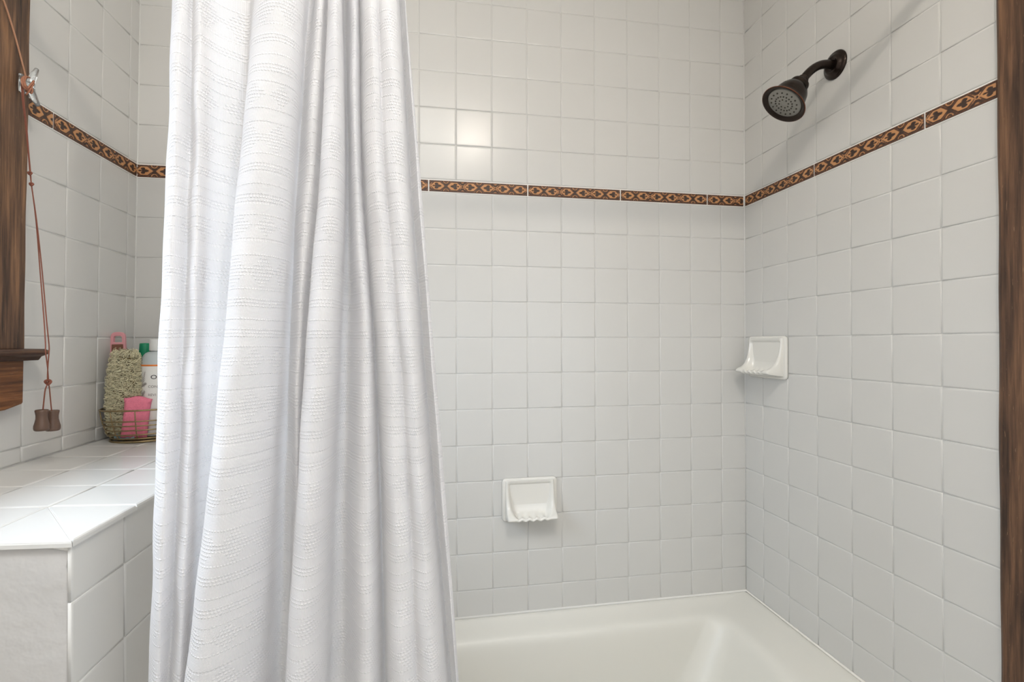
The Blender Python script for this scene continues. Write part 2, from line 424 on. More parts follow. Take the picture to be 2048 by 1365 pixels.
# ---- carved border strips
def border_pattern(a, b):
    """a: mm from the strip's start, b: mm from its middle line; 0 dark .. 1 tan"""
    per = 100.0
    s = np.abs(((a+per/2) % per)-per/2)          # 0 at flower, 50 at the crossing
    ab = np.abs(b)
    out = np.full_like(a, .12)
    sc_ = s-25
    hexr = 11.8-np.maximum(0, np.abs(sc_)-8.5)*.92
    out = np.where((ab < hexr), .95, out)
    out = np.where((ab > hexr+3.0) & (ab < hexr+4.6) & (np.abs(sc_) < 19), .7, out)
    # dark palmette
    tul = (((s-27)/9.5)**2+(b/3.4)**2 < 1) | (((s-22)/5.4)**2+((ab-5.4)/3.3)**2 < 1) | (((s-14)/4)**2+(b/1.5)**2 < 1)
    out = np.where(tul, .05, out)
    # half rings by the crossing
    rr_ = np.sqrt((s-50)**2+(ab-16)**2)
    out = np.where((rr_ < 8.6) & (rr_ > 5.8), .85, out)
    out = np.where(rr_ < 3.0, .6, out)
    # flower
    r2 = np.sqrt(s**2+b**2)
    pet = (np.abs(s-ab*1.0) < 1.7) & (r2 < 11)
    out = np.where(pet, .9, out)
    out = np.where((r2 < 4.6), .9, out); out = np.where(r2 < 2.4, .08, out)
    tri = (ab > 9.5) & (s < (ab-8)*1.0) & (ab < 14)
    out = np.where(tri, .75, out)
    out = np.where((ab > 14.8) & (ab < 16.4), .55, out)
    out = np.where(ab >= 16.4, .25, out)
    return out
_bm = {}
def border_mesh(start, length, hgt=.0345):
    k = (round(start, 4), round(length, 4))
    if k in _bm: return _bm[k]
    nx = max(8, int(length/.0011)); nz = 34
    gx = np.linspace(-length/2, length/2, nx+1); gz = np.linspace(-hgt/2, hgt/2, nz+1)
    X, Z = np.meshgrid(gx, gz, indexing='ij')
    val = border_pattern((X+length/2+start)*1000, Z/(hgt/2)*17.5)
    e = (X+length/2 < .0022) | (length/2-X < .0022)
    val = np.where(e, .3, val)
    # soften
    for _ in range(1):
        v2 = val.copy(); v2[1:-1, 1:-1] = (val[1:-1, 1:-1]*4+val[:-2, 1:-1]+val[2:, 1:-1]+val[1:-1, :-2]+val[1:-1, 2:])/8; val = v2
    Y = -.0018-.0016*val
    edge = np.minimum(np.minimum(X+length/2, length/2-X), np.minimum(Z+hgt/2, hgt/2-Z))
    Y = np.where(edge < .0004, .003, Y)
    vs = np.stack([X, Y, Z], -1).reshape(-1, 3)
    idx = np.arange((nx+1)*(nz+1)).reshape(nx+1, nz+1)
    fs = np.stack([idx[:-1, :-1], idx[1:, :-1], idx[1:, 1:], idx[:-1, 1:]], -1).reshape(-1, 4)
    me = bpy.data.meshes.new('border_tile'); me.from_pydata(vs.tolist(), [], fs.tolist()); me.update()
    ca = me.color_attributes.new('glaze', 'FLOAT_COLOR', 'POINT')
    v = val.reshape(-1); ca.data.foreach_set('color', np.stack([v, v, v, np.ones_like(v)], -1).reshape(-1).astype(np.float32))
    me.materials.append(M_BORDER); me.polygons.foreach_set('use_smooth', [True]*len(me.polygons))
    _bm[k] = me; return me
ZB = .1272
def put_border(parent, side, c0, c1, start):
    g = .0011; L = abs(c1-c0)-2*g; c = (c0+c1)/2; me = border_mesh(start, L)
    if side == 'back': link('border_tile', me, parent, (c, 0, ZB))
    if side == 'right': link('border_tile', me, parent, (0, c, ZB), (0, 0, -PI/2))
    if side == 'left': link('border_tile', me, parent, (0, c, ZB), (0, 0, PI/2))
bx = [-.004, -.137, -.4395, -.742, -1.0445, -1.347, -1.6495, -1.8345]
for i in range(len(bx)-1):
    L = bx[i]-bx[i+1]; put_border(wall_back, 'back', bx[i], bx[i+1], 0 if i else 0.0)
for a, b in ((-.004, -.3013), (-.3013, -.6043), (-.6043, -.7405)): put_border(wall_right, 'right', a, b, 0)
for a, b in ((-.004, -.3031), (-.3031, -.4780)): put_border(wall_left, 'left', a, b, 0)
# white grout bed under the border
for par, vv in ((wall_back, ((-1.836, GD+.001, ZB-.0195), (0, -.0004, ZB+.0195))), (wall_right, ((GD+.001, 0, ZB-.0195), (-.0004, -.74, ZB+.0195))), (wall_left, ((-GD-.001, 0, ZB-.0195), (.0004, -.478, ZB+.0195)))):
    mb = MB(); mb.box(*vv); obj('border_grout', mb, M_GROUTW, par)

# ------------------------------------------------------------------ wood casing at the end of the right wall
mb = MB()
n = 60; z_ = np.linspace(FLOOR, CEIL, n)
vs = []; 
for z in z_:
    e = -.7455+.0006*math.sin(z*9)+.0006*math.sin(z*23+1)
    for x, y in ((-.0010, e), (-.016, e-.004), (-.019, e-.009), (-.019, -.862), (0, -.862), (.0, e)): vs.append((x, y, z))
fs = [(i*6+k, i*6+(k+1) % 6, (i+1)*6+(k+1) % 6, (i+1)*6+k) for i in range(n-1) for k in range(6)]
fs += [tuple(range(6)), tuple((n-1)*6+k for k in range(6))]
mb.add(vs, fs); struct(obj('trim_3', mb, M_WOODR, loc=(0, 0, H)))

# ------------------------------------------------------------------ window in the left wall (its own frame leans with the wall)
win = struct(link('window_1', None, None, (-1.829, 0, H), (0, TH, 0)))
def wavy_board(name, x0, x1, ya, yb, za, zb, m, par):
    """upright board, its long edge slightly uneven"""
    mb = MB(); n = 40; vs = []
    for i in range(n):
        z = za+(zb-za)*i/(n-1); e = ya+.0007*math.sin(z*14)+.0006*math.sin(z*37+2)
        for x, y in ((x0, e), (x1-.002, e), (x1, e-.003), (x1, yb), (x0, yb)): vs.append((x, y, z))
    fs = [(i*5+k, i*5+(k+1) % 5, (i+1)*5+(k+1) % 5, (i+1)*5+k) for i in range(n-1) for k in range(5)]+[tuple(range(5)), tuple((n-1)*5+k for k in range(5))]
    mb.add(vs, fs); return obj(name, mb, m, par)
wavy_board('casing', .0005, .019, -.3905, WY0-.003, WZ0+.002, WZ1+.09, M_WOOD, win)
mb = MB(); mb.box((.0005, WY1+.003, WZ0+.002), (.019, -1.26, WZ1+.09)); obj('casing', mb, M_WOOD, win, bevel=.002)
mb = MB(); mb.box((.0005, WY0-.003, WZ1), (.019, WY1+.003, WZ1+.09)); obj('casing', mb, M_WOODY, win, bevel=.002)
# sill with a moulded nose, and the apron board under it
mb = MB(); mb.prism([(-.02, 0), (.038, 0), (.0430, -.003), (.045, -.006), (.043, -.010), (.031, -.015), (.026, -.0225), (.0005, -.0225), (-.02, -.0225)], -.365, -1.30)
obj('sill', mb, M_WOODY, win, loc=(0, 0, WZ0+.0015), bevel=.0015)
mb = MB(); n = 24; vs = []
for i in range(n):
    y = -.3905-(1.255-.3905)*i/(n-1); zb = -.4665+.0012*math.sin(y*30)+(.006 if i == 0 else 0)
    for x, z in ((.0005, -.3765), (.017, -.3765), (.017, zb+.003), (.015, zb), (.0005, zb)): vs.append((x, y, z))
fs = [(i*5+k, i*5+(k+1) % 5, (i+1)*5+(k+1) % 5, (i+1)*5+k) for i in range(n-1) for k in range(5)]+[tuple(range(5)), tuple((n-1)*5+k for k in range(5))]
mb.add(vs, fs); obj('apron', mb, M_WOODA, win)
# jamb, sash and panes
mb = MB()
for a, b in (((-.139, WY0, WZ0), (-.0, WY0-.012, WZ1)), ((-.139, WY1, WZ0), (0, WY1+.012, WZ1)), ((-.139, WY0, WZ1), (0, WY1, WZ1-.012)), ((-.139, WY0, WZ0), (-.021, WY1, WZ0+.012))): mb.box(a, b)
obj('jamb', mb, M_WOOD, win)
def sash(x, z0, z1):
    mb = MB(); y0, y1 = WY0-.013, WY1+.013
    mb.box((x, y0, z0), (x-.03, y0-.04, z1)); mb.box((x, y1, z0), (x-.03, y1+.04, z1))
    mb.box((x, y0-.04, z0), (x-.03, y1+.04, z0+.032)); mb.box((x, y0-.04, z1-.030), (x-.03, y1+.04, z1))
    s = obj('sash', mb, M_WOOD, win, bevel=.003)
    mb = MB(); mb.box((x-.013, y0-.041, z0+.033), (x-.017, y1+.041, z1-.031)); obj('pane', mb, M_GLASS, s)
sash(-.104, WZ0+.012, WZ1-.012)

# ------------------------------------------------------------------ tiled ledge beside the tub
led = thing('tiled_ledge', 'low white tiled ledge along the left wall below the wooden window sill', 'ledge', (-1.66, -.39, FLOOR))
Lx, Ly, Lz = 1.66, .39, -FLOOR
def zl(x): return LEDZ0+(LEDZ1-LEDZ0)*((x+1.838)/(LEDX+1.838))
mb = MB()
x0 = -1.8375
mb.prism([(x0, FLOOR+.001), (LEDX-GD-.0005, FLOOR+.001), (LEDX-GD-.0005, zl(LEDX)-.0022), (x0, zl(x0)-.0022)], -.001, LEDY+.004)
o = obj('core', mb, M_GROUTW, led, loc=(Lx, Ly, Lz))
# chipped plaster on the end of the ledge
mb = MB(); nx, nz = 26, 60; vs = []
xx = np.linspace(x0, LEDX-.0008, nx); 
for i, x in enumerate(xx):
    top = zl(x)-.0085-.0025*abs(math.sin(x*63))-(.010 if x > LEDX-.02 else 0)*abs(math.sin(x*190))
    for j in range(nz):
        z = FLOOR+.001+(top-FLOOR-.001)*j/(nz-1)
        d = .0035+.0007*math.sin(z*21+x*13)+.0005*math.sin(z*57)
        xe = x-(.0022*abs(math.sin(z*27))**3+.0012*abs(math.sin(z*71+1))+(.0035 if abs(z-zl(x)+.036) < .012 else 0) if i == nx-1 else 0)
        vs.append((xe, LEDY+.004-d if 0 < j < nz-1 and i < nx-1 else LEDY+.004-.001, z))
fs = [(i*nz+j, (i+1)*nz+j, (i+1)*nz+j+1, i*nz+j+1) for i in range(nx-1) for j in range(nz-1)]
mb.add(vs, fs); obj('end_plaster', mb, M_PLASTER, led, loc=(Lx, Ly, Lz), smooth=True)
lx = [x0, -1.718, -1.608, LEDX]; ly = [0, -.0935, -.203, -.3125, -.422, -.5315, -.641, LEDY]
slope = math.atan2(LEDZ1-LEDZ0, LEDX+1.838)
def ledge_tile(xa, xb, ya, yb):
    me = get_tile(abs(xb-xa), abs(yb-ya)); c = (xa+xb)/2
    m3 = Matrix.Rotation(-slope, 3, 'Y') @ Matrix.Rotation(-PI/2, 3, 'X')       # local -Y becomes up
    link('tile', me, led, (c+Lx, (ya+yb)/2+Ly, zl(c)+Lz), m3.to_euler())
def slab(poly, name='tile'):
    """top tile with a rounded outer edge given as an outline; thickness .008"""
    mb = MB(); k = len(poly); cx = sum(p[0] for p in poly)/k; cy = sum(p[1] for p in poly)/k
    vs = []
    for ins, dz in ((0, -.0085), (0, -.0035), (.0012, -.0010), (.0040, .0004)):
        for x, y in poly:
            d = Vector((cx-x, cy-y)); dd = d.normalized()*ins*1.35
            vs.append((x+dd.x, y+dd.y, zl(x)+dz))
    fs = [(r*k+i, r*k+(i+1) % k, (r+1)*k+(i+1) % k, (r+1)*k+i) for r in range(3) for i in range(k)]+[tuple(3*k+i for i in range(k)), tuple(range(k))]
    mb.add(vs, fs); return obj(name, mb, M_TILE, led, loc=(Lx, Ly, Lz))
for i in range(3):
    for j in range(7):
        xa, xb, ya, yb = lx[i], lx[i+1], ly[j], ly[j+1]
        g = GAP
        if i == 2 and j == 6:
            ex, ey = xb+.003, yb-.003
            slab([(xa+g, ya-g*1.3), (ex, ey), (xa+g, ey)]); slab([(xa+g*1.3, ya-g), (ex, ya-g), (ex, ey+g*2)])
        elif i == 2: slab([(xa+g, ya-g), (xb+.003, ya-g), (xb+.003, yb+g), (xa+g, yb+g)])
        elif j == 6: slab([(xa+g, ya-g), (xb-g, ya-g), (xb-g, yb-.003), (xa+g, yb-.003)])
        else: ledge_tile(xa, xb, ya, yb)
# face towards the tub
fy = [0, -.119, -.2285, -.338, -.4475, -.557, -.6665, LEDY]; fz = [zl(LEDX)-.006, -.6715]+[-.6715-P*k for k in range(1, 9)]
for j in range(7):
    for k in range(len(fz)-1):
        zb = max(fz[k+1], FLOOR+.002)
        if k and fz[k]-zb < .02: continue
        me = get_tile(abs(fy[j+1]-fy[j]), fz[k]-zb)
        link('tile', me, led, (LEDX+Lx, (fy[j]+fy[j+1])/2+Ly, (fz[k]+zb)/2+Lz), (0, 0, PI/2))

# ------------------------------------------------------------------ bathtub
tub = thing('bathtub', 'cream white enamelled bathtub set between the tiled walls', 'bathtub', (-.745, -.37, FLOOR))
def rrect(x0, x1, y0, y1, r, z, k=10):
    pts = []
    for cx, cy, a0 in ((x1-r, y1-r, 0), (x0+r, y1-r, PI/2), (x0+r, y0+r, PI), (x1-r, y0+r, 1.5*PI)):
        for i in range(k+1):
            a = a0+PI/2*i/k; pts.append((cx+r*math.cos(a), cy+r*math.sin(a), z))
    return pts
TX0, TX1, TY0, TY1, TZ = LEDX+.002, -.001, -.738, -.001, -1.176
spec = [(TX0, TX1, TY0, TY1, .006, FLOOR+.001), (TX0, TX1, TY0, TY1, .006, TZ-.02), (TX0, TX1, TY0, TY1, .006, TZ-.004),
        (TX0+.003, TX1-.003, TY0+.006, TY1-.003, .008, TZ), (TX0+.02, TX1-.016, TY0+.03, TY1-.012, .02, TZ),
        (TX0+.03, TX1-.028, TY0+.045, TY1-.018, .035, TZ-.003), (TX0+.05, TX1-.060, TY0+.06, TY1-.036, .05, TZ-.012),
        (TX0+.07, TX1-.105, TY0+.070, TY1-.066, .06, TZ-.018), (TX0+.08, TX1-.130, TY0+.078, TY1-.080, .065, TZ-.023),
        (TX0+.085, TX1-.146, TY0+.083, TY1-.088, .068, TZ-.034), (TX0+.095, TX1-.160, TY0+.088, TY1-.094, .07, TZ-.060),
        (TX0+.13, TX1-.225, TY0+.105, TY1-.112, .09, TZ-.18), (TX0+.16, TX1-.265, TY0+.12, TY1-.13, .11, TZ-.25),
        (TX0+.20, TX1-.305, TY0+.155, TY1-.165, .12, TZ-.285), (TX0+.28, TX1-.38, TY0+.21, TY1-.23, .10, TZ-.30),
        (TX0+.45, TX1-.55, TY0+.30, TY1-.32, .03, TZ-.303)]
mb = MB(); rings = [rrect(*s) for s in spec]; k = len(rings[0]); vs = [v for r in rings for v in r]
fs = [(a*k+i, a*k+(i+1) % k, (a+1)*k+(i+1) % k, (a+1)*k+i) for a in range(len(rings)-1) for i in range(k)]
fs += [tuple((len(rings)-1)*k+i for i in range(k))]
mb.add(vs, fs); o = obj('shell', mb, M_TUB, tub, loc=(.745, .37, -FLOOR), smooth=True)
s = o.modifiers.new('s', 'SUBSURF'); s.levels = 1; s.render_levels = 2
mb = MB(); mb.lathe([(0, 0), (.022, 0), (.024, .002), (.02, .004), (0, .005)], (TX0+.33+.745, 0, TZ-.302-FLOOR), n=24); obj('drain', mb, M_BRONZE, tub, smooth=True)
# caulk bead where tub and tile meet
mb = MB()
def bead(p0, p1, r=.0035): mb.tube([p0, p1], r, 6)
mb.tube([(TX0, -.0015, TZ+.001), (-.0015, -.0015, TZ+.001), (-.0015, TY0, TZ+.001)], .0042, 8)
o = obj('caulk_bead', mb, M_CAULK, tub, loc=(.745, .37, -FLOOR), smooth=True)

# ------------------------------------------------------------------ soap dishes
W2, DH = .086, .131
def lerp(a, b, t): return a+(b-a)*t
def resample(poly, n):
    L = [0]
    for a, b in zip(poly, poly[1:]): L.append(L[-1]+math.dist(a, b))
    out = []
    for i in range(n):
        t = L[-1]*i/(n-1); k = 0
        while k < len(L)-2 and L[k+1] < t: k += 1
        u = (t-L[k])/max(L[k+1]-L[k], 1e-9); out.append((lerp(poly[k][0], poly[k+1][0], u), lerp(poly[k][1], poly[k+1][1], u)))
    return out
def bez(p0, p1, p2, p3, n=10):
    return [tuple((1-t)**3*a+3*(1-t)**2*t*b+3*(1-t)*t*t*c+t**3*d for a, b, c, d in zip(p0, p1, p2, p3)) for t in [i/n for i in range(n+1)]]
# (d outwards, z) profiles
recess_front = [(.014, 0.0), (.013, -.008), (.0075, -.014), (.0065, -.03)]+bez((.0065, -.03), (.0065, -.085), (.012, -.101), (.034, -.104), 12)[1:]+[(.050, -.1035), (.058, -.100)]
wing_front = [(.014, 0.0), (.015, -.010)]+bez((.015, -.010), (.018, -.055), (.026, -.083), (.047, -.092), 14)[1:]+[(.056, -.0955), (.060, -.099)]
under = bez((.0, 0), (.006, -.003), (.004, -.011), (-.005, -.0125), 6)[1:]
def dish_mesh():
    N = 90; MF = 34; us = []
    e = [0, .0008, .0025, .0055]
    us = [-W2+.010+x for x in e]+list(np.linspace(-W2+.018, W2-.018, N))+[W2-.010-x for x in e[::-1]]
    rf = resample(recess_front, MF); wf = resample(wing_front, MF)
    secs = []
    for u in us:
        ed = (W2-.010)-abs(u)                       # distance from the side
        t = 0
        lean = 0
        # the cavity narrows towards the bottom
        front = []
        for i in range(MF):
            s_ = i/(MF-1)
            tt = min(1, max(0, (ed-.0035-.013*s_*s_)/(.012+.012*s_))); tt = tt*tt*(3-2*tt)
            d = lerp(wf[i][0], rf[i][0], tt); z = lerp(wf[i][1], rf[i][1], tt)
            if i > MF*.60:
                q = (i-MF*.60)/(MF*.40); q = math.sin(q*PI*.5)
                z += -.0042*q*tt*(.5-.5*math.cos(2*PI*(u/.0225+.5)))+.0012*q*tt
            front.append((d, z))
        ld, lz = front[-1]
        bot = [(ld+a-.0, lz+b*.75-.001) for a, b in under]
        back = [(ld*.55, lz-.0135), (.006, lz-.0165), (0, lz-.018)]
        prof = [(0, .001)]+[(.008, .0015)]+front+bot+back
        rd = 0
        if ed < .0056: rd = (.0056-ed); rd = .0056-math.sqrt(max(0, .0056**2-rd**2))
        secs.append([(u, -max(0, d-rd*1.0), z-(rd*.6 if i < 3 else 0)) for i, (d, z) in enumerate(prof)])
    mb = MB(); n = len(secs[0]); vs = [v for s in secs for v in s]
    fs = [(a*n+i, (a+1)*n+i, (a+1)*n+i+1, a*n+i+1) for a in range(len(secs)-1) for i in range(n-1)]
    fs += [tuple(range(n)), tuple((len(secs)-1)*n+i for i in range(n))]
    mb.add(vs, fs); me = mb.mesh('tray'); me.materials.append(M_DISH)
    me.polygons.foreach_set('use_smooth', [True]*len(me.polygons)); me.set_sharp_from_angle(angle=math.radians(50)); return me
def plate_mesh():
    k = 6; rings = []
    for ins, y in ((0, 0), (0, -.0050), (.0012, -.0075), (.0040, -.0088), (.012, -.0090)):
        r = rrect(-W2+ins, W2-ins, -DH+ins, -ins, max(.002, .012-ins*.8), 0, k); rings.append([(a, y, b) for a, b, _ in r])
    n = len(rings[0]); mb = MB(); mb.add([v for r in rings for v in r], [(a*n+i, a*n+(i+1) % n, (a+1)*n+(i+1) % n, (a+1)*n+i) for a in range(4) for i in range(n)]+[tuple(4*n+i for i in range(n)), tuple(range(n))])
    me = mb.mesh('back_plate'); me.materials.append(M_DISH); me.polygons.foreach_set('use_smooth', [True]*len(me.polygons)); return me
tray_me, plate_me = dish_mesh(), plate_mesh()
def soap_dish(label, loc, rz):
    t = thing('soap_dish', label, 'soap dish', loc, (0, 0, rz), 'ceramic soap dishes set in the tiled walls')
    link('back_plate', plate_me, t, (0, 0, 0)); link('tray', tray_me, t, (0, 0, -.006))
    return t
soap_dish('white ceramic soap dish with a ribbed lip low on the back wall', (-.7395, -.0006, -.760), 0)
soap_dish('white ceramic soap dish on the right wall tiles beside the corner, below the shower head', (-.0006, -.1135, -.326), -PI/2)

# ------------------------------------------------------------------ shower head
sh = thing('overhead_shower', 'dark bronze bell shaped shower head with curved arm high on the right wall', 'shower head', (0, -.374, .376))
mb = MB(); mb.lathe([(r_*.86, h_) for r_, h_ in [(0, 0), (.041, 0), (.0415, .003), (.039, .006), (.034, .0075), (.030, .009), (.026, .014), (.020, .0155), (.0185, .013), (.0145, .012), (0, .012)]], (0, 0, 0), (-1, 0, 0), 48)
obj('flange', mb, M_BRONZE, sh, smooth=True)
axis = Vector((-.62, .07, -.78)).normalized()
neck = Vector((-.099, 0, -.048))
arm = [Vector(p) for p in bez((0, 0, 0), (-.03, 0, .001), (-.055, 0, .003), tuple(neck-axis*.012), 14)]
mb = MB(); mb.tube([(-.004, 0, 0)]+arm+[neck], .0108, 16); obj('arm', mb, M_BRONZE, sh, smooth=True)
mb = MB(); mb.lathe([(0, -.004), (.0125, -.004), (.0135, -.002), (.0135, .001), (.0125, .003), (0, .003)], neck-axis*.002, axis, 32); obj('collar', mb, M_BRONZE, sh, smooth=True)
mb = MB(); bp_ = [(0, 0), (.0130, .000), (.0150, .004), (.0205, .008), (.0215, .013), (.0190, .017), (.0215, .020), (.0270, .025), (.0320, .034), (.0352, .045), (.0368, .056), (.0385, .063), (.0425, .068), (.0480, .0715), (.0492, .073), (.0488, .0745), (.0450, .0735), (.0400, .0700), (.0375, .0680), (.0, .0680)]; KS = 1.14; bp_ = [(r_*KS, h_*1.08) for r_, h_ in bp_]
mb.lathe(bp_, neck+axis*.002, axis, 64)
bell = obj('bell', mb, M_BRONZE, sh, smooth=True)
mb = MB(); c0 = neck+axis*(.002+.0735*1.08); 
a_ = (Vector((0, 1, 0))-axis*axis.y).normalized(); b_ = axis.cross(a_)
mb.tube([c0+(a_*math.cos(t)+b_*math.sin(t))*.0490*KS for t in np.linspace(0, 2*PI, 72, endpoint=False)], .0011, 8, closed=True)
obj('rim', mb, M_COPPER, sh, smooth=True)
mb = MB(); mb.lathe([(.0375*KS, .065), (.0380*KS, .0745), (.0365*KS, .0768), (.0, .0778)], neck+axis*.002, axis, 64); face = obj('spray_face', mb, M_FACE, sh, smooth=True)
nm = MB(); nm.lathe([(0, 0), (.0022, 0), (.0019, .0016), (0, .0018)], n=8); nme = nm.mesh('nozzle', True); nme.materials.append(M_NOZZLE)
fc = neck+axis*(.002+.0768); q = axis.to_track_quat('Z', 'Y').to_euler()
for r, cnt in ((.0125, 8), (.0220, 18), (.0335, 16)):
    for k in range(cnt):
        t = 2*PI*(k+.3)/cnt; link('nozzle', nme, face, fc+(a_*math.cos(t)+b_*math.sin(t))*r, q)
mb = MB(); mb.tube([fc+axis*.001+(a_*math.cos(t)+b_*math.sin(t))*.0075 for t in np.linspace(0, 2*PI, 28, endpoint=False)], .0005, 6, closed=True); obj('centre_ring', mb, M_FACE, face, smooth=True)

# ------------------------------------------------------------------ curtain rod, rings and curtain
RY, RZ = -.80, .513
rod = thing('curtain_rod', 'straight steel curtain rod above the bathtub from wall to wall', 'rod', (-.92, RY, RZ))
xl_ = -1.829+TH*RZ+.001
mb = MB(); mb.tube([(xl_+.92, 0, 0), (-.0195+.92, 0, 0)], .0125, 20); obj('tube', mb, M_CHROME, rod, smooth=True)
for x, s in ((xl_+.92, 1), (-.0195+.92, -1)):
    mb = MB(); mb.lathe([(0, 0), (.026, 0), (.026, .004), (.018, .008), (.0135, .018), (0, .018)], (x, 0, 0), (s, 0, 0), 32); obj('end_flange', mb, M_CHROME, rod, smooth=True)

# columns: picture x of a fold line at five heights, then how far it stands towards the room
yk = [0, 340, 680, 1020, 1365]
folds = [
 (345, 333, 318, 308, 296, -.010), (350, 340, 326, 315, 303, .012), (362, 352, 340, 328, 314, .018), (376, 366, 355, 342, 326, .008),
 (386, 380, 368, 354, 338, -.004), (390, 387, 374, 360, 345, .010), (398, 396, 388, 372, 356, .020), (412, 410, 398, 384, 366, .010),
 (440, 434, 416, 400, 384, -.012), (470, 462, 440, 424, 404, -.026), (498, 484, 460, 434, 410, -.034), (506, 482, 452, 420, 384, -.014),
 (512, 478, 448, 411, 368, .010), (524, 482, 448, 408, 362, .030), (542, 500, 462, 420, 376, .044), (566, 524, 486, 444, 404, .046),
 (590, 552, 514, 476, 446, .036), (606, 574, 542, 512, 490, .020), (612, 588, 564, 544, 528, -.002), (616, 594, 578, 566, 556, -.034),
 (624, 600, 584, 580, 574, -.030), (634, 612, 592, 588, 580, .000), (646, 626, 602, 596, 588, .002), (655, 640, 612, 602, 592, -.018),
 (658, 644, 616, 598, 580, -.008), (656, 640, 612, 591, 568, .018), (662, 646, 618, 596, 572, .036), (672, 662, 636, 614, 596, .044),
 (680, 678, 660, 638, 624, .034), (684, 688, 674, 656, 648, .010), (686, 693, 684, 672, 664, -.024), (692, 698, 700, 692, 690, -.032),
 (698, 702, 712, 706, 708, -.004), (704, 708, 724, 722, 722, .016), (712, 716, 738, 742, 744, .014), (718, 724, 746, 756, 762, -.014),
 (719, 726, 748, 762, 770, -.034), (722, 729, 752, 768, 774, -.010), (730, 736, 760, 776, 782, .014), (742, 752, 776, 792, 802, .026),
 (752, 764, 790, 812, 824, .021), (757, 770, 798, 820, 834, .014), (764, 778, 806, 830, 846, .022), (778, 794, 820, 844, 864, .028), (792, 810, 832, 856, 880, .018),
 (798, 816, 838, 862, 888, -.002), (803, 822, 846, 870, 898, -.028), (808, 830, 854, 878, 906, -.010), (811, 835, 860, 885, 911, .004), (813, 841, 866, 892, 915, -.004)]
CAMP = Vector((-1.0459, -1.4799, -.3439))
fw_, rr_, uu_ = fw.copy(), rr.copy(), uu.copy()
def ray_at(px, py, Y):
    v = fw_+rr_*((px-1024)/975.8)-uu_*((py-682.5)/975.8); t = (Y-CAMP.y)/v.y
    return CAMP+v*t
A = np.array(folds); nF = len(A)
# world x of each fold line at each key height, with the height in metres it corresponds to
ctrlX = np.zeros((nF, 5)); ctrlZ = np.zeros(5); D = np.zeros((nF, 5))
amp = [.72, .85, 1.0, 1.10, 1.15]
for j, py in enumerate(yk):
    for i in range(nF):
        d = A[i, 5]*amp[j]; p_ = ray_at(A[i, j], py, RY-d); ctrlX[i, j] = p_.x; D[i, j] = d
    ctrlZ[j] = ray_at(600, py, RY).z
# extend upwards to the rod and down to the hem
zt, zb_ = RZ-.028, -1.49
def extrap(arr, z):
    k0, k1 = (0, 1) if z > ctrlZ[0] else (3, 4)
    t = (z-ctrlZ[k0])/(ctrlZ[k1]-ctrlZ[k0]); t = t if z > ctrlZ[0] else 1+(t-1)*.6
    return arr[:, k0]+(arr[:, k1]-arr[:, k0])*t
Zs = [zt]+list(ctrlZ)+[zb_]
Xs = np.concatenate([extrap(ctrlX, zt)[:, None], ctrlX, extrap(ctrlX, zb_)[:, None]], 1)
Ds = np.concatenate([D[:, :1]*.85, D, D[:, -1:]*1.05], 1)
def pchip_rows(zz, Zk, arr):
    """smooth interpolation down the curtain for each fold line"""
    out = np.zeros((arr.shape[0], len(zz))); Zk = np.array(Zk)
    m_ = np.gradient(arr, Zk, axis=1)
    for n_, z in enumerate(zz):
        k = int(np.clip(np.searchsorted(-Zk, -z)-1, 0, len(Zk)-2)); h = Zk[k+1]-Zk[k]; t = (z-Zk[k])/h
        out[:, n_] = (2*t**3-3*t*t+1)*arr[:, k]+(t**3-2*t*t+t)*h*m_[:, k]+(-2*t**3+3*t*t)*arr[:, k+1]+(t**3-t*t)*h*m_[:, k+1]
    return out
NZ = 300; zz = np.linspace(zt, zb_, NZ)
XX = pchip_rows(zz, Zs, Xs); DD = pchip_rows(zz, Zs, Ds)
SUB = 7; tt = np.arange(0, (nF-1)*SUB+1)/SUB
def catmull(arr):
    out = np.zeros((len(tt), arr.shape[1]))
    for n_, t in enumerate(tt):
        k = min(int(t), nF-2); u = t-k
        p0 = arr[max(k-1, 0)]; p1 = arr[k]; p2 = arr[k+1]; p3 = arr[min(k+2, nF-1)]
        m1 = (p2-p0)*.5; m2 = (p3-p1)*.5
        out[n_] = (2*u**3-3*u*u+1)*p1+(u**3-2*u*u+u)*m1+(-2*u**3+3*u*u)*p2+(u**3-u*u)*m2
    return out
XX = catmull(XX); DD = catmull(DD); NU = len(tt)
uu_g = np.arange(NU)[:, None]; zz_g = zz[None, :]
DD = DD+.0012*np.sin(uu_g*.23+zz_g*31)+.0009*np.sin(uu_g*.11-zz_g*53+2)
vs = np.stack([XX, RY-DD, np.broadcast_to(zz_g, XX.shape)], -1)
arc = np.zeros(NU); jm = int(NZ*.75)
dd = np.diff(vs[:, jm, :2], axis=0); arc[1:] = np.cumsum(np.sqrt((dd**2).sum(1)))
cur = thing('shower_curtain', 'long white woven cotton shower curtain gathered in folds in front of the bathtub', 'curtain', (-1.22, RY, zb_))
off = np.array([-1.22, RY, zb_]); vv = (vs-off).reshape(-1, 3)
idx = np.arange(NU*NZ).reshape(NU, NZ)
fs = np.stack([idx[:-1, :-1], idx[:-1, 1:], idx[1:, 1:], idx[1:, :-1]], -1).reshape(-1, 4)
me = bpy.data.meshes.new('cloth'); me.from_pydata(vv.tolist(), [], fs.tolist()); me.update()
uvl = me.uv_layers.new(name='UVMap')
li = np.zeros(len(me.loops), dtype=np.int32); me.loops.foreach_get('vertex_index', li)
U_ = np.repeat(arc, NZ); V_ = np.tile(zz, NU)
uvl.data.foreach_set('uv', np.stack([U_[li], V_[li]], -1).reshape(-1).astype(np.float32))
me.polygons.foreach_set('use_smooth', [True]*len(me.polygons)); me.materials.append(M_CURTAIN)
link('cloth', me, cur)
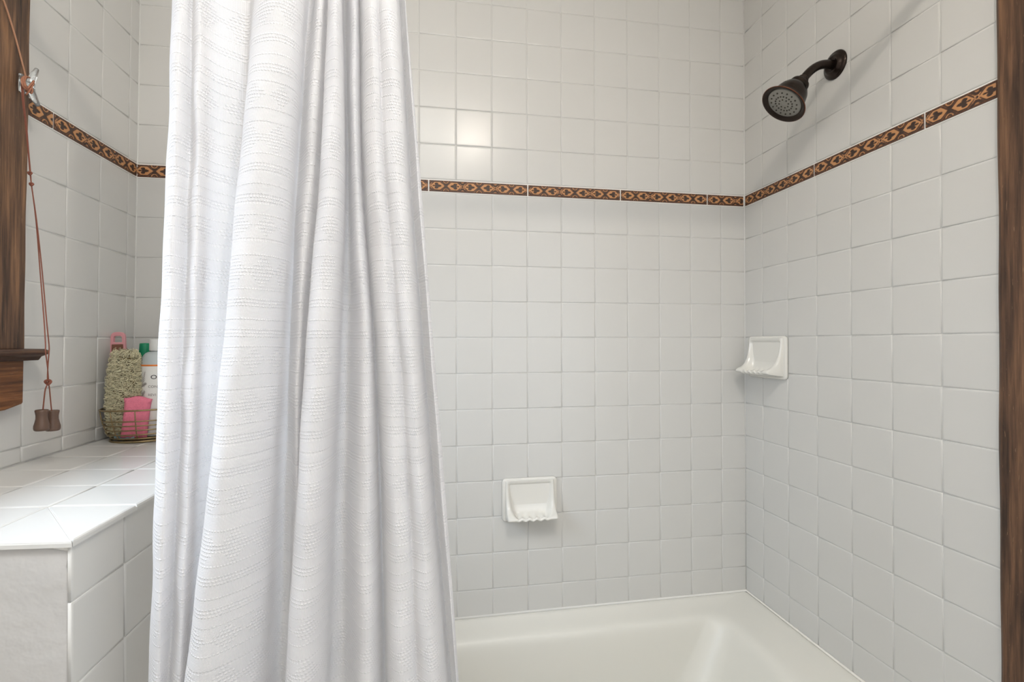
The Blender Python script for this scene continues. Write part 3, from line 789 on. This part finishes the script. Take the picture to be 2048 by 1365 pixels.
rgm = MB(); rgm.tube([(0, math.cos(a)*.023, math.sin(a)*.023) for a in np.linspace(0, 2*PI, 28, endpoint=False)], .002, 8, closed=True)
rme = rgm.mesh('ring', True); rme.materials.append(M_CHROME)
for k in range(12):
    i = int((k+.5)*NU/12); x = float(vs[i, 0, 0])
    link('ring', rme, cur, (x+1.22, 0, RZ-.0105-zb_), (0, 0, .15*math.sin(k*2.1)))

# ------------------------------------------------------------------ ceiling lamp
lamp = thing('ceiling_lamp', 'small bare bulb lamp on the ceiling outside the bathtub', 'lamp', (-.78, -1.49, CEIL))
mb = MB(); mb.lathe([(0, 0), (.06, 0), (.06, -.008), (.04, -.014), (.014, -.016), (.012, -.036), (0, -.036)], n=40); obj('base', mb, M_CHROME, lamp, smooth=True)
mb = MB(); mb.lathe([(.018*math.sin(a), -.052-.018*math.cos(a)) for a in np.linspace(0, PI, 18)], n=32); obj('bulb', mb, M_BULB, lamp, smooth=True)

# ------------------------------------------------------------------ window blind cord, cleat, tassels
CX = -1.829
cl = thing('cord_cleat', 'small clear plastic cord cleat with wound cord on the left window casing', 'cleat', (CX+.020+.0015, -.4095, .150))
mb = MB(); mb.box((0, -.010, -.018), (.006, .004, .018)); obj('base', mb, M_CLEAR, cl, bevel=.003)
mb = MB(); mb.tube([(.004, 0, 0), (.016, 0, 0)], .006, 12); obj('post', mb, M_CLEAR, cl, smooth=True)
mb = MB(); mb.tube([(.018, .010, .036), (.017, .004, .022), (.015, 0, .008), (.015, 0, -.008), (.018, .004, -.024), (.022, .008, -.036)], [.0035, .0055, .006, .006, .0055, .0035], 10); obj('horn', mb, M_CLEAR, cl, smooth=True)
cd = thing('blind_cord', 'thin brown blind cord wound on the cleat and hanging past the sill end', 'cord', (CX+.05, -.36, -.40))
def cordpts(pts): return [(x-(CX+.05), y+.36, z+.40) for x, y, z in pts]
def hit_at(px, py, X):
    v = fw_+rr_*((px-1024)/975.8)-uu_*((py-682.5)/975.8); t = (X-CAMP.x)/v.x; p_ = CAMP+v*t; return (p_.x, p_.y, p_.z)
def cord(name, pl, m, r=.0011, sm=3):
    pts = [Vector(hit_at(px, py, CX+dx)) for px, py, dx in pl]; out = []
    n_ = len(pts)
    for i in range(n_-1):
        p0, p1, p2, p3 = pts[max(i-1, 0)], pts[i], pts[i+1], pts[min(i+2, n_-1)]
        for k in range(sm):
            u = k/sm; out.append(.5*((2*p1)+(-p0+p2)*u+(2*p0-5*p1+4*p2-p3)*u*u+(-p0+3*p1-3*p2+p3)*u**3))
    out.append(pts[-1]); mb = MB(); mb.tube(cordpts(out), r, 6); return obj(name, mb, m, cd, smooth=True)
cord('upper_cord', [(-40, -110, .03), (4, -8, .03), (30, 72, .028), (50, 148, .028), (53, 158, .03)], M_CORDL, .0016)
for k, (a, b) in enumerate(((44, 154), (47, 153), (50, 154))):
    cord('wound_cord', [(a+14, b+28, .040), (a+4, b+22, .044), (a-1, b+8, .043), (a+3, b, .040), (a+10, b+2, .036)], M_CORDW, .0015)
cord('wound_cord', [(52, 183, .038), (58, 174, .044), (68, 162, .044)], M_CORDW, .0015)
cord('wound_cord', [(52, 190, .038), (60, 180, .044), (68, 166, .044)], M_CORDW, .0015)
cord('wound_cord', [(58, 180, .04), (63, 176, .045), (65, 182, .045), (62, 187, .043), (59, 182, .04)], M_CORDW, .0014)
cord('hanging_cord', [(43, 168, .040), (45, 200, .040), (50, 240, .040), (56, 300, .041), (60, 345, .042), (63, 370, .042), (72, 440, .044), (80, 540, .050), (88, 640, .060), (91, 690, .064), (91, 703, .066), (95, 735, .062), (97, 762, .060), (97, 767, .060)], M_CORD)
cord('hanging_cord', [(46, 165, .042), (48, 205, .042), (53, 250, .042), (57, 300, .042), (61, 345, .043), (63, 371, .043), (73, 440, .046), (84, 540, .052), (93, 640, .062), (98, 690, .066), (98, 705, .067), (96, 730, .064), (95, 758, .061), (97, 767, .060)], M_CORD)
cord('hanging_cord', [(97, 767, .060), (91, 778, .060), (88, 800, .060), (85, 831, .060)], M_CORD)
cord('hanging_cord', [(97, 767, .060), (99, 778, .060), (101, 800, .060), (104, 831, .060)], M_CORD)
for px, py, r_ in ((60, 347, .0026), (63, 369, .0026), (96, 765, .0040)):
    x, y, z = hit_at(px, py, CX+(.043 if py < 500 else .060)); mb = MB(); 
    mb.tube(cordpts([(x+r_*math.cos(a)*1.1, y+.4*r_*math.sin(2*a), z+r_*math.sin(a)) for a in np.linspace(0, 2*PI, 14, endpoint=False)]), r_*.55, 6, closed=True)
    obj('knot', mb, M_CORD, cd, smooth=True)
for px, lab, ph in ((83.5, 'left brown wooden cord tassel hanging below the window sill', 0), (105.5, 'right brown wooden cord tassel hanging below the window sill', 1)):
    x, y, z = hit_at(px, 862, CX+.060)
    t = thing('cord_tassel', lab, 'tassel', (x, y, z), None, 'wooden tassels on the blind cord')
    mb = MB(); mb.lathe([(q_*.92, w_) for q_, w_ in [(0, 0), (.0100, .0), (.0122, .0015), (.0130, .0050), (.0128, .010), (.0110, .0165), (.0096, .023), (.0094, .029), (.0103, .0345), (.0110, .0375), (.0106, .0395), (.0085, .0402), (.0035, .0392), (0, .039)]], n=28)
    obj('body', mb, M_TASSEL, t, smooth=True)

# ------------------------------------------------------------------ wire basket and its contents in the corner of the ledge
LZ = LEDZ0-.0025
bc = Vector((-1.742, -.124, LZ)); brot = math.radians(16)
bk = thing('wire_basket', 'small oval antique brass wire basket on the tiled ledge in the corner', 'basket', bc, (0, 0, brot))
def oval(rx, ry, z, n=56): return [(rx*math.cos(a), ry*math.sin(a), z) for a in np.linspace(0, 2*PI, n, endpoint=False)]
prof = [(.062, .046, .003), (.068, .050, .010), (.075, .055, .020), (.0795, .058, .031), (.083, .060, .042), (.086, .062, .053), (.090, .065, .079)]
mb = MB(); mb.tube(oval(*prof[-1]), .0021, 8, closed=True); obj('top_rim', mb, M_BRASS, bk, smooth=True)
for rx, ry, z in prof[1:-1]:
    mb = MB(); mb.tube(oval(rx, ry, z), .0016, 8, closed=True); obj('wire', mb, M_BRASS, bk, smooth=True)
mb = MB(); mb.tube(oval(.070, .052, .003), .0028, 8, closed=True); obj('base_ring', mb, M_BRASS, bk, smooth=True)
for k in range(10):
    a = 2*PI*(k+.35)/10
    mb = MB(); mb.tube([(rx*math.cos(a), ry*math.sin(a), z) for rx, ry, z in [(.055, .040, .005)]+prof[1:]], .0013, 6); obj('upright', mb, M_BRASS, bk, smooth=True)
for k in range(7):
    y = -.036+.012*k; xx_ = .060*math.sqrt(max(0, 1-(y/.047)**2)); mb = MB(); mb.tube([(-xx_, y, .006), (xx_, y, .006)], .0012, 6); obj('floor_wire', mb, M_BRASS, bk, smooth=True)

# loofah: core coloured dark as shade in the gaps, wrapped in thousands of short fibres
lo = thing('loofah', 'tall tan fibrous loofah standing in the wire basket', 'loofah', (-1.789, -.126, LZ+.010), (math.radians(4), math.radians(3), 0))
def lw(t):   # half width along the height 0..1
    pts = [(0, .026), (.08, .034), (.35, .0385), (.6, .0375), (.8, .0335), (.93, .029), (1, .024)]
    for (a, b), (c, d) in zip(pts, pts[1:]):
        if t <= c: u = (t-a)/(c-a); return (b+(d-b)*u)*.88
    return pts[-1][1]*.88
LH = .205
mb = MB(); N = 22; rings = []
for i in range(N+1):
    t = i/N; wd = lw(t)*.88
    rings += [(wd*math.cos(a)*(1+.03*math.sin(5*a+t*9)), wd*.50*math.sin(a), LH*t*.985+.002) for a in np.linspace(0, 2*PI, 28, endpoint=False)]
fs = [(a*28+i, a*28+(i+1) % 28, (a+1)*28+(i+1) % 28, (a+1)*28+i) for a in range(N) for i in range(28)]+[tuple(range(28)), tuple(N*28+i for i in range(28))]
mb.add(rings, fs); obj('core', mb, M_LOOFAHD, lo, smooth=True)
mb = MB()
for k in range(6500):
    t = random.random()**.95; a = random.uniform(0, 2*PI); wd = lw(t)
    base = Vector((wd*math.cos(a), wd*.52*math.sin(a), LH*t)); nrm = Vector((math.cos(a), 2*math.sin(a), 0)).normalized()
    tg = Vector((-nrm.y, nrm.x, 0)); phi = random.gauss(0, .8); dr = tg*math.cos(phi)+Vector((0, 0, 1))*math.sin(phi)
    if t > .94: dr = (dr*.5+Vector((0, 0, 1.2))).normalized()
    L = random.uniform(.006, .016); lift = random.uniform(.001, .0065) if random.random() < .85 else random.uniform(.006, .011)
    side = dr.cross(nrm); bend = random.uniform(-.005, .005)
    pts = [base-nrm*.003, base+dr*L*.33+nrm*lift+side*bend, base+dr*L*.66+nrm*lift*.9+side*bend, base+dr*L-nrm*(.002 if random.random() < .75 else -.003)]
    mb.tube(pts, random.uniform(.0004, .0008), 3, cap=False)
o = obj('fibre', mb, M_LOOFAH, lo); o['kind'] = 'stuff'

# rose foot file behind the loofah
ff = thing('foot_file', 'rose pink foot file with brown abrasive pad poking up behind the loofah', 'foot file', (-1.814, -.101, LZ+.010), (math.radians(-1), math.radians(-1), 0))
def outline(w0, w1, h, r, n=6):
    pts = [(-w0, 0), (w0, 0)]
    for cx, a0 in ((w1-r, 0), (-w1+r, PI/2)):
        for i in range(n+1): a = a0+PI/2*i/n; pts.append((cx+r*math.cos(a), h-r+r*math.sin(a)))
    return pts
mb = MB(); FH = .258
w_at = lambda z: .0265+(.0150-.0265)*z/FH
ot = outline(.0225, .0160, FH, .012); inn = [(x*.62, z) for x, z in [(-.0155, FH-.026), (.0155, FH-.026), (.0150, FH-.014), (.011, FH-.010), (-.011, FH-.010), (-.0150, FH-.014)]]
bm = bmesh.new(); 
def ring_face(bm, outer, inner, y):
    ov = [bm.verts.new((x, y, z)) for x, z in outer]; iv = [bm.verts.new((x, y, z)) for x, z in inner]
    e = [bm.edges.new((ov[i], ov[(i+1) % len(ov)])) for i in range(len(ov))]+[bm.edges.new((iv[i], iv[(i+1) % len(iv)])) for i in range(len(iv))]
    bmesh.ops.triangle_fill(bm, use_beauty=True, edges=e); return e
e = ring_face(bm, ot, inn, -.004)
g_ = bmesh.ops.extrude_face_region(bm, geom=bm.faces[:]); bmesh.ops.translate(bm, verts=[v for v in g_['geom'] if isinstance(v, bmesh.types.BMVert)], vec=(0, .008, 0))
bmesh.ops.recalc_face_normals(bm, faces=bm.faces); me = bpy.data.meshes.new('handle'); bm.to_mesh(me); bm.free()
o = link('handle', me, ff, m=M_ROSE); b = o.modifiers.new('b', 'BEVEL'); b.width = .0012; b.segments = 2; b.angle_limit = math.radians(50)
mb = MB(); mb.prism([(-.017, .03), (.017, .03), (.0125, FH-.031), (-.0125, FH-.031)], -.0062, -.0030); obj('abrasive_pad', mb, M_FILE, ff, bevel=.001)

# pink sponge in front
sp_ = thing('bath_sponge', 'flat pink bath sponge standing at the front of the wire basket', 'sponge', (-1.751, -.158, LZ+.010), (math.radians(-3), math.radians(5), math.radians(12)))
mb = MB(); nx, nz = 14, 22
def sx(z): t = z/.098; return .0255+.0028*abs(2*t-1)**3*(1 if t > .5 else .3)
vs = []
for sgn in (-1, 1):
    for i in range(nx+1):
        for j in range(nz+1):
            z = .098*j/nz; x = (2*i/nx-1)*sx(z); ed = min(1, (1-abs(2*i/nx-1))*4, (1-abs(2*j/nz-1))*6)
            zt_ = z+(.003*math.cos(x*120) if j > nz-3 else 0)
            vs.append((x, sgn*(.003+.006*math.sqrt(max(0, ed)))+.0006*math.sin(x*400+z*300), zt_))
n1 = (nx+1)*(nz+1)
idf = lambda s_, i, j: s_*n1+i*(nz+1)+j
fs = []
for i in range(nx):
    for j in range(nz):
        fs.append((idf(0, i, j), idf(0, i+1, j), idf(0, i+1, j+1), idf(0, i, j+1))); fs.append((idf(1, i, j), idf(1, i, j+1), idf(1, i+1, j+1), idf(1, i+1, j)))
for i in range(nx):
    for j in (0, nz): fs.append((idf(0, i, j), idf(0, i+1, j), idf(1, i+1, j), idf(1, i, j)))
for j in range(nz):
    for i in (0, nx): fs.append((idf(0, i, j), idf(0, i, j+1), idf(1, i, j+1), idf(1, i, j)))
mb.add(vs, fs); obj('foam', mb, M_PINK, sp_, smooth=True)

# white bottle with printed label
BX, BY, BR = -1.7215, -.106, .038
bt = thing('conditioner_bottle', 'white cylindrical conditioner bottle with an orange line above its label, right of the loofah', 'bottle', (BX, BY, LZ+.009))
mb = MB(); mb.lathe([(0, 0), (BR-.004, 0), (BR-.001, .003), (BR, .008), (BR, .176)], n=56); obj('lower_body', mb, M_BOTTLE, bt, smooth=True)
sh_ = [(BR, .176)]+[(.018+(BR-.018)*math.cos(a), .176+.033*math.sin(a)) for a in np.linspace(0.05, PI/2, 12)]+[(.0175, .212)]
mb = MB(); mb.lathe(sh_, n=56); obj('shoulder', mb, M_BOTTLET, bt, smooth=True)
mb = MB(); mb.lathe([(0, .211), (.0195, .211), (.0200, .213), (.0196, .238), (.0185, .2405), (0, .241)], n=40); obj('cap', mb, M_BOTTLE, bt, smooth=True)
mb = MB(); mb.lathe([(BR+.0003, .020), (BR+.0006, .0205), (BR+.0006, .1725), (BR+.0003, .173)], n=64); obj('label', mb, M_LABEL, bt, smooth=True)
mb = MB(); mb.lathe([(BR+.0003, .1735), (BR+.0009, .174), (BR+.0009, .1770), (BR+.0003, .1775)], n=64); obj('orange_line', mb, M_ORANGE, bt, smooth=True)
bang = math.atan2(CAMP.y-BY, CAMP.x-BX)       # label faces the room
def wrap(me):
    for v in me.vertices:
        a = bang+v.co.x/BR+LABROT; v.co = Vector(((BR+.0010+v.co.z)*math.cos(a), (BR+.0010+v.co.z)*math.sin(a), v.co.y))
LABROT = math.radians(-12)
def text(body, x, y, size, m, align='LEFT', sx_=1.0):
    c = bpy.data.curves.new('lettering', 'FONT'); c.body = body; c.size = size; c.align_x = align; c.extrude = .0001; c.space_character = 1.05
    tmp = bpy.data.objects.new('lettering_source', c); COL.objects.link(tmp)
    dg = bpy.context.evaluated_depsgraph_get(); dg.update(); me = bpy.data.meshes.new_from_object(tmp.evaluated_get(dg))
    bpy.data.objects.remove(tmp); bpy.data.curves.remove(c)
    for v in me.vertices: v.co.x = v.co.x*sx_+x; v.co.y += y
    wrap(me); me.name = 'lettering'; me.materials.clear(); me.materials.append(m); o = link('lettering', me, bt); return o
text('ON', -.0090, .142, .0145, M_INK, sx_=1.15)
text('CONDITIONER', -.0145, .1205, .0085, M_INKG, sx_=1.0)
text('REVI', -.0145, .1000, .0085, M_INKG, sx_=1.0)
def flat_strokes(strokes, wdt, m, name):
    mb = MB()
    for st in strokes:
        n_ = len(st); vs = []
        for i, (x, y) in enumerate(st):
            a = st[max(i-1, 0)]; b = st[min(i+1, n_-1)]; d = Vector((b[0]-a[0], b[1]-a[1])).normalized(); ww = wdt*(1-.5*i/(n_-1))
            vs += [(x-d.y*ww, y+d.x*ww, 0), (x+d.y*ww, y-d.x*ww, 0)]
        mb.add(vs, [(2*i, 2*i+1, 2*i+3, 2*i+2) for i in range(n_-1)])
    me = mb.mesh(name, fix=False); wrap(me); me.materials.append(m); return link(name, me, bt)
st = []
def sprig(x, y, ang, L, leaves, ll):
    main = [(x+math.cos(ang)*L*t+.0015*math.sin(t*3), y+math.sin(ang)*L*t) for t in np.linspace(0, 1, 7)]; st.append(main)
    for k in range(leaves):
        t = .15+.8*k/leaves; bx_, by_ = x+math.cos(ang)*L*t, y+math.sin(ang)*L*t
        for s_ in (-1, 1):
            a2 = ang+s_*random.uniform(.5, .8); l2 = ll*(1-.5*t)*random.uniform(.8, 1.2)
            st.append([(bx_, by_), (bx_+math.cos(a2)*l2*.5, by_+math.sin(a2)*l2*.5+.0004), (bx_+math.cos(a2)*l2, by_+math.sin(a2)*l2)])
sprig(-.034, .118, 1.3, .046, 9, .009); sprig(-.033, .122, .6, .018, 8, .007); sprig(-.034, .098, .9, .018, 7, .008)
flat_strokes(st, .00045, M_INKG, 'leaf_print')
flat_strokes([[(-.012, .1155), (.03, .1155)], [(-.012, .0955), (.03, .0955)]], .00025, M_INKG, 'rule_print')

# green-capped bottle behind
gb = thing('small_bottle', 'bottle with a green tapered cap tucked behind the white bottle', 'bottle', (-1.776, -.060, LZ+.009))
mb = MB(); mb.lathe([(0, 0), (.016, 0), (.018, .003), (.018, .165), (.012, .176), (0, .176)], n=32); obj('body', mb, M_GREEN, gb, smooth=True)
mb = MB(); mb.lathe([(0, .176), (.0150, .176), (.0155, .180), (.0125, .228), (.0115, .2305), (0, .231)], n=32); obj('cap', mb, M_GREEN, gb, smooth=True)
# small wrapper lying at the bottom of the basket
wr = thing('soap_wrapper', 'crumpled blue grey wrapper at the bottom of the wire basket', 'wrapper', (-1.768, -.158, LZ+.0085))
mb = MB(); gx_, gz_ = 12, 6; vs = []
for i in range(gx_+1):
    for j in range(gz_+1):
        x = -.022+.044*i/gx_; t = j/gz_; vs.append((x, -.008+.012*t+.001*math.sin(i*2.3), .001+.013*math.sin(t*2.2)*(.6+.4*math.sin(i*1.7+1))))
mb.add(vs, [(i*(gz_+1)+j, (i+1)*(gz_+1)+j, (i+1)*(gz_+1)+j+1, i*(gz_+1)+j+1) for i in range(gx_) for j in range(gz_)])
o = obj('paper', mb, M_TEAL, wr); s = o.modifiers.new('s', 'SOLIDIFY'); s.thickness = .0008
